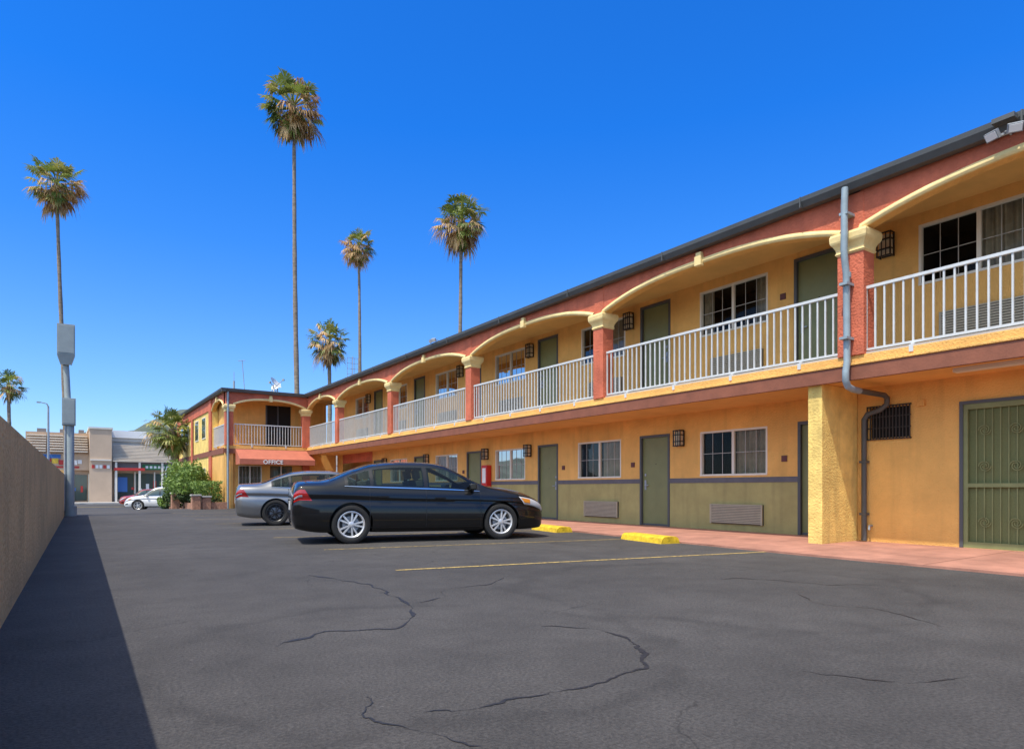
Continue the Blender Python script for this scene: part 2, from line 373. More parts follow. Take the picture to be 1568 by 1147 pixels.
for y in (10.37,16.42,18.9,23.3,27.4): lantern('x',XW,y,lz)
for y in (11.95,7.72,14.75,20.5): bx(PQ,'x',XW,y-.06,y+.06,1.5,1.62,-.02,0,'plaque')
EX=MB(); bx(EX,'x',XW,18.62,18.95,1.0,1.75,-.2,-.015,'extred'); bx(EX,'x',XW,18.68,18.89,1.15,1.65,-.21,-.2,'white'); EX.build('extinguisher_cabinet',motel)
D1=(2.5,4.41,.05,2.26)
wall(W,'x',XR,-6,6.2,[(.0,2.75,'orange')],[D1,(5.2,5.83,1.82,2.34)])
W.box(XR,XW+.3,6.2,6.22,0,2.72,'orange')
PL=MB(); PL.box(10.36,11.49,6.04,6.29,.0,2.70,'yellow'); PL.build('pilaster_wall',motel,bevel=.015)
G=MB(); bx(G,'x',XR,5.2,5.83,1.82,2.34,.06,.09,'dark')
for i in range(14): 
    u=5.17+.69*i/13; bx(G,'x',XR,u-.008,u+.008,1.79,2.37,-.05,-.034,'grill')
for z in (1.79,1.98,2.17,2.35): bx(G,'x',XR,5.16,5.87,z,z+.02,-.034,-.018,'grill')
for z in (1.79,2.35):
    for u in (5.16,5.85): bx(G,'x',XR,u,u+.02,z,z+.02,-.018,0,'grill')
G.build('window_security_grille',motel)
G=MB(); bx(G,'x',XR,2.5,4.41,.05,2.26,.07,.1,'secback')
for (a,b) in ((2.5,3.455),(3.455,4.41)):
    for (u0,u1,z0,z1) in ((a,a+.06,.05,2.26),(b-.06,b,.05,2.26),(a+.06,b-.06,.05,.14),(a+.06,b-.06,2.18,2.26),(a+.06,b-.06,.98,1.04)):
        bx(G,'x',XR,u0,u1,z0,z1,.0,.045,'secdoor')
    n=8
    for i in range(1,n):
        u=a+.06+(b-a-.12)*i/n; bx(G,'x',XR,u-.007,u+.007,.14,2.18,.03,.044,'secdoor')
    for zc in (.45,1.3,1.85):
        for s in (-1,1):
            for q in (-.2,.2):
                pts=[]; um=(a+b)/2+q
                for j in range(22):
                    t=j/21*3.6*math.pi/2*1.2; rr=.085*(1-j/26)
                    pts.append((XR+.02,um+s*(rr*math.cos(t)),zc+rr*math.sin(t)*s))
                G.tube(pts,.007,'secdoor',5)
bx(G,'x',XR,4.41,4.46,.05,2.31,-.02,.08,'doorf'); bx(G,'x',XR,2.45,4.41,2.26,2.31,-.02,.08,'doorf')
bx(G,'x',XR,3.52,3.58,1.06,1.2,-.03,.0,'metal')
G.build('security_gate_door',motel)
G=MB(); bx(G,'x',XR,4.95,5.05,2.3,2.4,-.06,0,'orange'); G.tube([(XR-.01,5.8,.32),(XR-.09,5.8,.32),(XR-.1,5.8,.25)],.02,'metal',8)
G.box(10.6,10.75,3.2,4.2,2.64,2.699,'alu'); G.build('wall_fittings',motel)
ZF=3.12
uds=[2.66,7.02,11.2,15.5,19.78,24.06,28.3]; uws=[4.36,8.97,13.1,17.53,21.8,26.1,30.3]
ud=[(d-.49,d+.49,ZF,5.48) for d in uds]; uw=[(w-.87,w+.87,4.38,5.4) for w in uws]
wall(W,'x',XW,-6,33.8,[(3.0,5.62,'orange')],ud+uw)
for i,o in enumerate(ud): door('x',XW,*o,hs=1 if i%2 else -1)
for i,o in enumerate(uw): window('x',XW,*o,mode=[0,2,0,2,3,0,2][i]); acunit('x',XW,o[0]+.1,o[0]+1.4,3.35,3.85)
for y in (5.72,12.02,16.3,20.6,29.3): lantern('x',XW,y,5.2,1.1)
for y in (7.75,): bx(PQ,'x',XW,y-.06,y+.06,4.75,4.87,-.02,0,'plaque')
S=MB()
S.box(XF+.02,XW+.3,-6,33.8,2.70,3.0,'ceil'); S.box(XF+.05,XW-.001,-6,33.8,3.0,3.1,'conc')
S.build('balcony_slab',motel)
S=MB()
S.box(XF-.04,XF+.018,-6,33.85,2.67,2.90,'brown'); S.box(XF-.0,XF+.048,-6,33.8,2.943,3.06,'orange')
S.box(XF-.06,XF-.002,-6,33.86,2.902,2.94,'orange')
S.build('slab_fascia',motel,bevel=.008)
S=MB(); S.box(XF+.175,XW+.3,-6,33.8,5.6,5.64,'ceil'); S.build('soffit',motel)
S=MB(); S.box(XF-.02,19,-6,36,5.663,5.76,'roof'); S.box(12.9,18.9,-6,35.9,-.5,5.66,'orange'); S.build('roof_and_core',motel)
GU=MB()
prof=[(0,0),(-.14,0),(-.19,.09),(-.2,.16),(-.18,.16),(-.17,.11),(0,.11)]
def gutter_run(ax,c,u0,u1,z):
    n=len(prof)
    for i in range(n-1):
        a,b=prof[i],prof[i+1]
        GU.poly([P(ax,c,u0,z+a[1],a[0]),P(ax,c,u1,z+a[1],a[0]),P(ax,c,u1,z+b[1],b[0]),P(ax,c,u0,z+b[1],b[0])],'gutter')
    GU.poly([P(ax,c,u0,z+p[1],p[0]) for p in prof],'gutter'); GU.poly([P(ax,c,u1,z+p[1],p[0]) for p in prof],'gutter')
gutter_run('x',XF-.021,-6,33.6,5.63)
for k in range(12): 
    y=-2.9+3.05*k; GU.box(XF-.225,XF-.02,y,y+.02,5.625,5.8,'gutter')
AR=MB(); TR=MB(); PO=MB()
def arch(ax,c,u0,u1,zs=5.0,rise=.36,zt=5.66,thick=.17,key=True):
    n=36; um=(u0+u1)/2; h=(u1-u0)/2
    def zc(u): return zs+rise*(1-min(1,abs((u-um)/h))**2.6)
    for i in range(n):
        a=u0+(u1-u0)*i/n; b=u0+(u1-u0)*(i+1)/n; za,zb=zc(a),zc(b)
        AR.poly([P(ax,c,a,za),P(ax,c,b,zb),P(ax,c,b,zt),P(ax,c,a,zt)],'red')
        AR.poly([P(ax,c,a,za,thick),P(ax,c,b,zb,thick),P(ax,c,b,zt,thick),P(ax,c,a,zt,thick)],'orange')
        AR.poly([P(ax,c,a,za),P(ax,c,b,zb),P(ax,c,b,zb,thick),P(ax,c,a,za,thick)],'orange')
        lo,hi,pr=.0,.10,-.06
        pts=[(lo,-.0),(lo,pr*.7),(lo+.03,pr),(hi-.045,pr),(hi-.02,pr*.6),(hi,pr*.5),(hi,0)]
        for p,q in zip(pts,pts[1:]):
            TR.poly([P(ax,c,a,za+p[0],p[1]),P(ax,c,b,zb+p[0],p[1]),P(ax,c,b,zb+q[0],q[1]),P(ax,c,a,za+q[0],q[1])],'cream')
    if key:
        bx(PO,ax,c,um-.08,um+.08,zs+rise-.05,5.5,-.11,-.001,'cream'); bx(PO,ax,c,um-.065,um+.065,5.5,5.58,-.09,-.001,'cream')
def column(ax,c,u,w=.36,z0=3.06,z1=4.7,d=.3,full=False):
    bx(PO,ax,c,u-w/2,u+w/2,z0,z1,-.03,d,'red')
    prof=[(4.68,.0),(4.71,.025),(4.73,.01),(4.78,.015),(4.83,.04),(4.87,.07),(4.9,.08),(4.98,.085),(5.02,.07),(5.04,.0)]
    prev=None
    for z,e in prof:
        ring=[P(ax,c,u-w/2-e,z,-.035-e),P(ax,c,u+w/2+e,z,-.035-e),P(ax,c,u+w/2+e,z,d+e),P(ax,c,u-w/2-e,z,d+e)]
        if prev:
            for j in range(4): TR.poly([prev[j],prev[(j+1)%4],ring[(j+1)%4],ring[j]],'cream')
        prev=ring
    TR.poly(prev,'cream')
    bx(PO,ax,c,u-w/2+.01,u+w/2-.01,5.045,5.62,-.012,d*.5,'red')
cols=[-.5,5.52,11.46,17.42,23.38,29.34]
for y in cols: column('x',XF,y,w=.42 if abs(y-5.52)<.1 else .34)
cc=cols+[33.75]
for i in range(len(cc)-1):
    arch('x',XF,cc[i]+.15,cc[i+1]-.15)
arch('x',XF,-6,-.66)
RL=MB()
def rail(ax,c,u0,u1,z0=3.12,z1=4.13,d=.08):
    bx(RL,ax,c,u0,u1,z1-.045,z1,d-.025,d+.025,'rail'); bx(RL,ax,c,u0,u1,z0,z0+.035,d-.015,d+.015,'rail')
    n=int(round((u1-u0)/.137))
    for i in range(n+1):
        u=u0+.01+(u1-u0-.02)*i/n; bx(RL,ax,c,u-.012,u+.012,z0+.035,z1-.045,d-.012,d+.012,'rail')
    m=max(1,int(round((u1-u0)/1.5)))
    for i in range(m):
        u=u0+(u1-u0)*(i+.5)/m; bx(RL,ax,c,u-.022,u+.022,3.0,z0,d-.05,d+.02,'rail'); bx(RL,ax,c,u-.03,u+.03,2.98,3.09,-.014,-.001,'rail')
for a,b in zip(cc,cc[1:]): rail('x',XF,a+.19,b-.19)
DP=MB()
yq=5.52
DP.tube([(10.12,yq,5.68),(10.1,yq,5.4),(10.1,yq,5.0),(10.09,yq,4.7),(10.12,yq,4.5),(10.16,yq,4.35),(10.18,yq,2.95),(10.14,yq,2.8),(10.14,yq,2.66),(10.2,yq,2.57),(10.35,yq,2.54),(10.55,5.52,2.53)],.052,'pipe',12)
DP.tube([(10.5,5.52,2.53),(11.3,5.5,2.52),(11.4,5.5,2.48),(11.43,5.52,2.38),(11.43,5.62,2.3),(11.43,5.84,2.24),(11.43,5.9,2.15),(11.43,5.9,.06)],.045,'gutter',12)
for z in (3.3,4.15,5.25): DP.box(10.06,10.3,yq-.065,yq+.065,z,z+.04,'pipe')
DP.tube([(10.18,yq,4.36),(10.18,yq,4.28)],.062,'pipe',12)
for z in (.5,1.4): DP.box(11.38,11.495,5.84,5.96,z,z+.04,'gutter')
DP.build('downspout',motel,smooth=True)
FL=MB()
def flood(x,y,z,s=1):
    FL.tube([(x+.15,y,z+.02),(x,y,z+.02),(x-.12*s,y,z-.02)],.02*s,'metal',8)
    for q,rz in ((-.2,.5),(.2,-.3)):
        T=Matrix.Translation((x-.16*s,y+q*s,z-.02))@Matrix.Rotation(rz,4,'Z')@Matrix.Rotation(R(-35),4,'Y')
        FL.box(-.04*s,.05*s,-.13*s,.13*s,-.09*s,.09*s,'metal',T); FL.box(-.055*s,-.04*s,-.11*s,.11*s,-.07*s,.07*s,'white',T)
        for k in range(5): FL.box(.05*s,.09*s,(-.1+.045*k)*s,(-.09+.045*k)*s,-.08*s,.08*s,'gutter',T)
    FL.box(x-.06*s,x,y-.2*s,y+.2*s,z-.03,z,'metal')
flood(10.05,3.36,5.56,.62); FL.box(9.96,10.1,3.25,3.5,5.7,5.76,'gutter')
flood(10.1,19.3,5.86,.6)
FL.build('floodlight',motel)
# --------- office wing
YO=33.8; X0=6.37
wall(W,'y',YO+1.5,X0+.3,XF+1.5,[(3.0,5.62,'orange')],[(8.6,9.9,3.1,5.3)])
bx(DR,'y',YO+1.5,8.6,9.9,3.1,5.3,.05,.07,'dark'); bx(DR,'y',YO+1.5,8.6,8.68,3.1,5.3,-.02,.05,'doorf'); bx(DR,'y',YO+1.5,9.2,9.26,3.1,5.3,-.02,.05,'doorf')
wall(W,'y',YO+.2,X0+.2,XW,[(-.1,2.75,'orange')],[(7.0,8.1,.9,2.1),(8.5,9.6,.02,2.1)])
window('y',YO+.2,7.0,8.1,.9,2.1,3); bx(DR,'y',YO+.2,8.5,9.6,.02,2.1,.05,.07,'carglass'); bx(DR,'y',YO+.2,9.02,9.08,.02,2.1,-.01,.05,'alu')
S=MB(); S.box(X0+.02,XF+.5,YO+.02,YO+1.6,2.7,3.05,'orange'); S.box(X0-.04,XF-.05,YO-.04,YO+.018,2.67,2.9,'brown'); S.box(X0-.02,XF-.05,YO-.0,YO+.018,2.903,3.06,'orange')
S.box(X0+.1,XW+.2,YO+.175,YO+16,5.6,5.65,'ceil'); S.box(X0-.02,12.0,YO-.02,YO+16.2,5.67,5.77,'roof')
S.box(X0+.3,11.85,YO+1.75,YO+16,-.8,5.59,'orange')
S.box(X0,X0+.28,YO+3.4,YO+16,-.8,5.62,'yellow'); S.box(X0,X0+.28,YO+.25,YO+3.39,-.4,2.7,'orange')
S.box(X0-.04,X0-.001,YO+.3,YO+16,2.67,2.95,'brown'); S.box(X0-.05,X0-.001,YO+4.1,YO+16,5.1,5.62,'red')
S.box(X0-.07,X0-.001,YO+3.41,YO+4.1,-.7,2.66,'red');S.box(X0-.07,X0-.001,YO+3.41,YO+4.1,2.96,5.62,'red')
for y in (9.4,15.4): S.box(X0-.07,X0-.055,YO+y,YO+y+.6,-.8,5.1,'red')
for y in (5.3,7.6,11.3,13.4):
    S.box(X0-.03,X0-.001,YO+y,YO+y+1.1,3.7,4.9,'alu'); S.box(X0-.038,X0-.03,YO+y+.07,YO+y+.52,3.77,4.83,'carglass'); S.box(X0-.038,X0-.03,YO+y+.58,YO+y+1.03,3.77,4.83,'carglass')
    S.box(X0-.03,X0-.001,YO+y,YO+y+1.1,.6,2.1,'alu'); S.box(X0-.038,X0-.03,YO+y+.07,YO+y+1.03,.67,2.03,'carglass')
S.build('office_wing',motel)
gutter_run('y',YO-.021,X0-.2,XF-.1,5.63); gutter_run('x',X0-.021,YO-.2,YO+16.2,5.63)
arch('y',YO,X0+.34,XF-.05,zs=5.0,rise=.32); arch('x',X0,YO+.4,YO+3.4)
column('y',YO,X0+.18,w=.36); column('y',YO,XF-.03,w=.4); 
rail('y',YO,X0+.4,XF-.25); rail('x',X0,YO+.4,YO+3.4)
bx(PO,'y',YO,X0,X0+.36,-.1,2.67,0.02,.36,'orange'); bx(PO,'y',YO,XF-.2,XF+.15,0,2.67,.04,.3,'red')
S=MB(); a0,a1=X0+.45,XF+.1
S.poly([(a0,YO-.05,2.88),(a1,YO-.05,2.88),(a1,YO-1.0,2.38),(a0,YO-1.0,2.38)],'awn'); S.poly([(a0,YO-1.0,2.38),(a1,YO-1.0,2.38),(a1,YO-1.0,2.12),(a0,YO-1.0,2.12)],'awn')
for a in (a0,a1): S.poly([(a,YO-.05,2.88),(a,YO-1,2.38),(a,YO-1,2.12),(a,YO-.05,2.12)],'awn')
S.build('awning',motel)
tx=bpy.data.curves.new('t','FONT'); tx.body='OFFICE'; tx.size=.27; tx.extrude=.006; tx.align_x='CENTER'; tx.space_character=1.1; tx.offset=.006
to=bpy.data.objects.new('t',tx); col.objects.link(to); bpy.context.view_layer.update()
me=bpy.data.meshes.new_from_object(to.evaluated_get(bpy.context.evaluated_depsgraph_get())); col.objects.unlink(to)
o=bpy.data.objects.new('office_lettering',me); me.materials.clear(); me.materials.append(M['white']); col.objects.link(o); o.parent=motel
o.location=(8.35,YO-1.012,2.155); o.rotation_euler=(R(90),0,0)
S=MB(); S.tube([(X0+.1,YO-.1,5.7),(X0+.1,YO-.08,5.2),(X0+.1,YO-.08,-.05)],.05,'pipe',10)
S.build('wing_downspout',motel,smooth=True)
S=MB()
for (x,y,h) in ((7.2,36,.75),(7.0,38,.4),(7.9,36.5,.25)): S.tube([(x,y,5.7),(x,y,5.77+h)],.05,'metal',8)
S.tube([(7.75,36,5.7),(7.6,36,7.6)],.018,'metal',6); S.tube([(7.4,36,7.58),(7.75,36,7.64)],.015,'metal',6)
S.tube([(7.1,35.5,5.7),(7.1,35.5,6.9)],.015,'metal',6)
S.box(9.9,10.5,36,36.5,5.76,6.05,'metal'); S.box(8.2,8.4,36,36.3,5.76,6.0,'conc')
S.build('roof_vents',motel)
def dish(name,x,y,z,rz,r=.38):
    e=empty(name,(x,y,z),rz); g=MB(); n=18; rings=5; pts=[]
    for i in range(rings+1):
        q=r*i/rings
        for j in range(n): t=2*math.pi*j/n; pts.append((q*math.cos(t),-.28*(q/r)**2*r,q*math.sin(t)*.85))
    for i in range(rings):
        for j in range(n): g.poly([pts[i*n+j],pts[i*n+(j+1)%n],pts[(i+1)*n+(j+1)%n],pts[(i+1)*n+j]],'rail')
    o=g.build('dish',e,smooth=True); o.rotation_euler=(R(-38),0,0); o.location=(0,0,.75)
    g=MB(); g.tube([(0,.05,-.1),(0,.05,.7)],.03,'metal',8); g.tube([(0,-.02,.55),(0,-.5,.95)],.018,'metal',6); g.box(-.05,.05,-.56,-.46,.9,1.0,'boxg'); g.tube([(-.35,.3,-.05),(0,.05,.5),(.35,.3,-.05)],.02,'metal',6); g.tube([(-.35,-.2,-.05),(0,.05,.5),(.35,-.2,-.05)],.02,'metal',6); g.build('mast',e)
dish('satellite_dish',9.3,36.3,5.85,R(50),.42); dish('satellite_dish',9.75,37.5,5.85,R(-60),.32)
e=empty('tv_antenna',(13.2,35,5.7)); g=MB(); g.tube([(0,0,0),(0,0,2.6)],.025,'metal',6)
for z in (1.3,1.6,1.9,2.2,2.5): g.box(-.32,.32,-.01,.01,z,z+.02,'metal')
for x in (-.32,-.1,.1,.3): g.box(x,x+.02,-.01,.01,1.3,2.52,'metal')
g.build('antenna_grid',e)
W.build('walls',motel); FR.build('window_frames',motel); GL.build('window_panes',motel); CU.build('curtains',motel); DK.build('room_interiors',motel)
DR.build('doors',motel); LN.build('wall_lanterns',motel); AC.build('ac_grilles',motel); PQ.build('room_plaques',motel)
GU.build('gutters',motel); AR.build('arch_spandrels',motel); TR.build('arch_trim',motel,smooth=True); PO.build('columns',motel,bevel=.012); RL.build('balcony_railing',motel)
# ---------------------------------------------------------------- cars
def mono(tab):
    xs=[t[0] for t in tab]; ys=[t[1] for t in tab]; n=len(xs)
    d=[(ys[i+1]-ys[i])/(xs[i+1]-xs[i]) for i in range(n-1)]
    m=[d[0]]+[0 if d[i-1]*d[i]<=0 else 2*d[i-1]*d[i]/(d[i-1]+d[i]) for i in range(1,n-1)]+[d[-1]]
    def f(x):
        if x<=xs[0]: return ys[0]
        if x>=xs[-1]: return ys[-1]
        for i in range(n-1):
            if x<=xs[i+1]: break
        h=xs[i+1]-xs[i]; t=(x-xs[i])/h
        return (2*t**3-3*t*t+1)*ys[i]+(t**3-2*t*t+t)*h*m[i]+(-2*t**3+3*t*t)*ys[i+1]+(t**3-t*t)*h*m[i+1]
    return f
SEDAN=dict(
 zt=[(-2.34,.80),(-2.31,.99),(-2.24,1.085),(-2.1,1.105),(-1.85,1.115),(-1.7,1.14),(-1.3,1.30),(-.9,1.42),(-.4,1.465),(0,1.465),(.3,1.435),(.7,1.27),(1.05,1.09),(1.25,1.03),(1.8,.95),(2.12,.86),(2.31,.74),(2.40,.60)],
 zs=[(-2.34,.76),(-2.3,.93),(-2.2,1.0),(-1.8,1.0),(-1,.965),(0,.93),(1.0,.90),(1.5,.87),(2.0,.80),(2.3,.67),(2.40,.53)],
 zb=[(-2.34,.40),(-2.28,.27),(-1.8,.20),(1.8,.18),(2.3,.2),(2.40,.27)],
 w=[(-2.34,.70),(-2.30,.79),(-2.18,.86),(-1.8,.9),(-1,.905),(1,.905),(1.8,.885),(2.15,.81),(2.33,.69),(2.40,.55)],
 wt=[(-2.34,.5),(-2.2,.68),(-1.8,.7),(-1.3,.62),(-.9,.58),(.3,.57),(.8,.64),(1.1,.74),(1.6,.71),(2.1,.6),(2.40,.35)],
 wf=1.41,wr=-1.37,wrad=.335,ws=[(.0,.93),(-.98,-.07),(-1.42,-1.04)],wsx=(.27,1.06),rgx=(-1.70,-.92),tl=(-2.33,-2.02),hl=(1.90,2.34),doors=[1.0,-.04,-1.05],hole=(-1.02,.72))
SUV=dict(
 zt=[(-2.25,.95),(-2.22,1.2),(-2.12,1.45),(-1.95,1.6),(-1.2,1.68),(-.3,1.7),(.2,1.66),(.45,1.58),(.8,1.32),(1.1,1.14),(1.3,1.09),(1.8,1.02),(2.1,.9),(2.22,.75),(2.28,.6)],
 zs=[(-2.25,.9),(-2.2,1.02),(-1.8,1.1),(-1,1.06),(0,1.02),(1.0,1.0),(1.5,.96),(2.0,.86),(2.2,.7),(2.28,.55)],
 zb=[(-2.25,.45),(-2.15,.3),(-1.8,.25),(1.8,.25),(2.15,.27),(2.28,.35)],
 w=[(-2.25,.7),(-2.2,.82),(-2,.9),(-1.5,.93),(1,.93),(1.8,.9),(2.1,.82),(2.28,.6)],
 wt=[(-2.25,.55),(-2.1,.62),(-1.5,.64),(.3,.62),(.8,.68),(1.1,.76),(1.6,.72),(2.1,.6),(2.28,.4)],
 wf=1.38,wr=-1.3,wrad=.37,ws=[(.05,1.0),(-.95,-.03),(-1.85,-1.03)],wsx=(.45,1.1),rgx=(-2.2,-1.95),tl=(-2.24,-2.0),hl=(1.85,2.22),doors=[1.0,0,-1.0],hole=None)
def make_car(name,loc,rz,spec,paint,wheelmat='rim',spokes=10,scale=1.0):
    e=empty(name,loc,rz); e.scale=(scale,)*3
    F={k:mono(spec[k]) for k in ('zt','zs','zb','w','wt')}
    fA=mono([(0,.88),(.08,.95),(.2,.975),(.4,1.0),(.60,.992),(.70,.958),(.75,.956),(.79,.982),(.9,.97),(1,.925)])
    def sec(x,t):
        w=F['w'](x); zb=F['zb'](x); zs=F['zs'](x); zt=F['zt'](x); wt=min(F['wt'](x),w*.92)
        ze=max(zt-.055,zs+.004); zt=max(zt,ze+.01)
        if t<=1: return (w*fA(t), zb+(zs-zb)*t)
        if t<=2:
            s=t-1; h=ze-zs; y0=w*.925
            return (y0+(wt-y0)*s+.05*math.sin(math.pi*s)*min(1,h/.4), zs+h*(s**.92))
        s=t-2; return (wt*(1-s), ze+(zt-ze)*(1-(1-s)**2.2))
    ts=[i/24 for i in range(24)]+[1+i/9 for i in range(9)]+[2+i/9 for i in range(10)]
    x0=spec['zt'][0][0]; x1=spec['zt'][-1][0]
    NX=100; X=[]
    for i in range(NX+1):
        a=i/NX; X.append(x0+(x1-x0)*(.5*a+.5*(.5-.5*math.cos(math.pi*a))))
    nt=len(ts); vs=[]
    for x in X:
        for t in ts: y,z=sec(x,t); vs.append((x,y,z))
        for t in ts[-2::-1]: y,z=sec(x,t); vs.append((x,-y,z))
    n=2*nt-1; fs=[]
    for i in range(NX):
        for j in range(n):
            k=(j+1)%n; fs.append((i*n+j,i*n+k,(i+1)*n+k,(i+1)*n+j))
    fs.append(tuple(range(n))[::-1]); fs.append(tuple(NX*n+j for j in range(n)))
    me=bpy.data.meshes.new('body'); me.from_pydata(vs,[],fs); me.materials.append(paint); me.materials.append(M['trimb']); me.polygons.foreach_set('use_smooth',[True]*len(fs))
    bm=bmesh.new(); bm.from_mesh(me); bmesh.ops.recalc_face_normals(bm,faces=bm.faces); bm.to_mesh(me); bm.free()
    body=bpy.data.objects.new('body',me); col.objects.link(body)
    cm=bmesh.new(); r=spec['wrad']
    for wx in (spec['wf'],spec['wr']):
        for s in (-1,1):
            bmesh.ops.create_cone(cm,cap_ends=True,segments=40,radius1=r+.04,radius2=r+.04,depth=.6,matrix=Matrix.Translation((wx,s*(.62+.3),r+.01))@Matrix.Rotation(R(90),4,'X'))
    bmesh.ops.recalc_face_normals(cm,faces=cm.faces)
    cme=bpy.data.meshes.new('cut'); cm.to_mesh(cme); cm.free(); cme.materials.append(M['trimb']); cut=bpy.data.objects.new('cut',cme); col.objects.link(cut)
    md=body.modifiers.new('b','BOOLEAN'); md.operation='DIFFERENCE'; md.object=cut; md.solver='EXACT'
    try: md.material_mode='TRANSFER'
    except Exception: pass
    bpy.context.view_layer.update()
    nm=bpy.data.meshes.new_from_object(body.evaluated_get(bpy.context.evaluated_depsgraph_get()))
    body.modifiers.clear(); body.data=nm; col.objects.unlink(cut)
    holes=bool(spec['hole'])
    if holes:
        bm=bmesh.new(); bm.from_mesh(nm); dele=[]
        for fc in bm.faces:
            c=fc.calc_center_median(); x=c.x
            zs=F['zs'](x); zt=F['zt'](x); ze=max(zt-.055,zs+.004); h=ze-zs
            y,_=sec(x,2.0)
            side=abs(c.y)>y*.99 and h>.08 and zs+.1*h<c.z<zs+.86*h and any(p+.01<x<q-.01 for p,q in spec['ws'])
            top=c.z>ze+.004 and abs(c.y)<y*.9 and (spec['wsx'][0]+.03<x<spec['wsx'][1]-.04 or spec['rgx'][0]+.04<x<spec['rgx'][1]-.03)
            if side or top: dele.append(fc)
        bmesh.ops.delete(bm,geom=dele,context='FACES'); bm.to_mesh(nm); bm.free()
    try: nm.set_sharp_from_angle(angle=R(40))
    except Exception: pass
    body.parent=e
    PT=MB()
    def pt(x,t,s,off):
        y,z=sec(x,t); h=.004
        a=Vector((0,sec(x,min(3,t+h))[0]-sec(x,max(0,t-h))[0],sec(x,min(3,t+h))[1]-sec(x,max(0,t-h))[1]))
        b=Vector((2*h,sec(x+h,t)[0]-sec(x-h,t)[0],sec(x+h,t)[1]-sec(x-h,t)[1]))
        nn=a.cross(b)
        if nn.length<1e-9: nn=Vector((0,0,1))
        nn.normalize()
        c=Vector((0,y,z-.6))
        if nn.dot(c)<0: nn=-nn
        p=Vector((x,y,z))+nn*off
        return (p.x,p.y*s,p.z)
    def patch(xa,xb,ta,tb,k,off=.004,nx=14,nt_=6,sides=(-1,1),sl0=0,sl1=0):
        for s in sides:
            gr=[[pt((xa+sl0*v/nt_)+((xb+sl1*v/nt_)-(xa+sl0*v/nt_))*u/nx, ta+(tb-ta)*v/nt_, s, off) for u in range(nx+1)] for v in range(nt_+1)]
            b0=len(PT.v); mi=PT.mi(k)
            for row in gr: PT.v+=row
            for v in range(nt_):
                for u in range(nx):
                    i0=b0+v*(nx+1)+u; PT.f.append((i0,i0+1,i0+nx+2,i0+nx+1)); PT.m.append(mi)
    a=min(w[0] for w in spec['ws']); b=max(w[1] for w in spec['ws'])
    gk='cg' if holes else 'carglass'
    patch(a-.05,b+.06,1.045,1.125,'trimb',.003,30,2); patch(a-.05,b+.06,1.83,1.91,'trimb',.003,30,2)
    wl=sorted(spec['ws']); edges=[(a-.05,wl[0][0]+.015)]+[(wl[i][1]-.015,wl[i+1][0]+.015) for i in range(len(wl)-1)]+[(wl[-1][1]-.015,b+.06)]
    for p,q in edges: patch(p,q,1.05,1.9,'trimb',.004,4,8)
    for (p,q) in spec['ws']: patch(p,q,1.10,1.86,gk,.007,16)
    patch(a-.06,b+.06,1.025,1.06,'chrome',.009,30,1)
    patch(spec['wsx'][0],spec['wsx'][1],2.06,3,gk,.004,12,8); patch(spec['rgx'][0],spec['rgx'][1],2.08,3,gk,.004,12,8)
    for dx in spec['doors']: patch(dx-.006,dx+.006,.1,1.0,'trimb',.0015,1,14)
    patch(spec['doors'][2],spec['doors'][0],.1,.116,'trimb',.0015,16,1)
    patch(spec['wr']+.42,spec['wf']-.42,.0,.07,'trimb',.004,20,2)
    tl=spec['tl']; hl=spec['hl']
    patch(tl[0]+.02,tl[1],.68,.92,'tail',.008,8,5,sl1=-.12); patch(tl[0]+.02,tl[1]-.16,.76,.80,'lamp',.012,6,2)
    patch(hl[0],hl[1],.74,.95,'lamp',.006,10,5,sl0=-.12); patch(hl[0]+.02,hl[0]+.12,.76,.92,'amber',.011,4,3,sl0=-.1)
    patch(hl[1]-.22,hl[1]-.02,.3,.45,'trimb',.006,6,3)
    for dx in spec['doors'][:2]:
        for s in (-1,1):
            y,z=sec(dx-.8,.8)
            T=Matrix.Translation((dx-.78,s*(y+.012),z+.01)); PT.box(-.1,.1,-.016,.016,-.014,.014,'handle',T)
    zf=F['zb'](x1); PT.box(x1-.02,x1+.012,-.42,.42,zf+.04,zf+.17,'trimb'); PT.box(x1-.02,x1+.02,-.35,.35,zf+.2,zf+.29,'chrome')
    PT.box(x0-.01,x0+.02,-.17,.17,.58,.74,'plate'); PT.box(x0-.015,x0+.02,-.45,.45,.765,.79,'chrome')
    PT.build('glazing_and_trim',e,smooth=True)
    if holes:
        IN=MB()
        for sx in (.05,-.85):
            for sy in (-.36,.36):
                T=Matrix.Translation((sx,sy,.55))@Matrix.Rotation(R(-14),4,'Y')
                IN.box(-.08,.08,-.24,.24,0,.58,'seat',T); IN.box(-.05,.05,-.12,.12,.61,.78,'seat',T); IN.box(-.01,.01,-.05,-.04,.57,.62,'chrome',T); IN.box(-.01,.01,.04,.05,.57,.62,'chrome',T)
            IN.box(sx-.1,sx+.45,-.62,.62,.4,.58,'seat')
        IN.box(.72,1.1,-.72,.72,.6,.93,'trimb'); IN.tube([(.55,.2,.85),(.55,.36,.99),(.55,.52,.85),(.55,.36,.72),(.55,.2,.85)],.015,'trimb',6)
        IN.box(-1.75,-1.1,-.66,.66,.6,.97,'trimb')
        IN.build('interior',e,bevel=.03)
    MR=MB()
    for s in (-1,1):
        y,z=sec(.86,1.1)
        T=Matrix.Translation((.82,s*(y+.11),z+.06))@Matrix.Rotation(s*R(12),4,'Z')
        MR.box(-.05,.07,-.09,.09,-.05,.06,'paint_',T); MR.box(.0,.05,-.17,-.05,-.06,-.03,'paint_',T) if s>0 else MR.box(.0,.05,.05,.17,-.06,-.03,'paint_',T)
    MR.build('mirrors',e,smooth=True,bevel=.03)
    WH=MB()
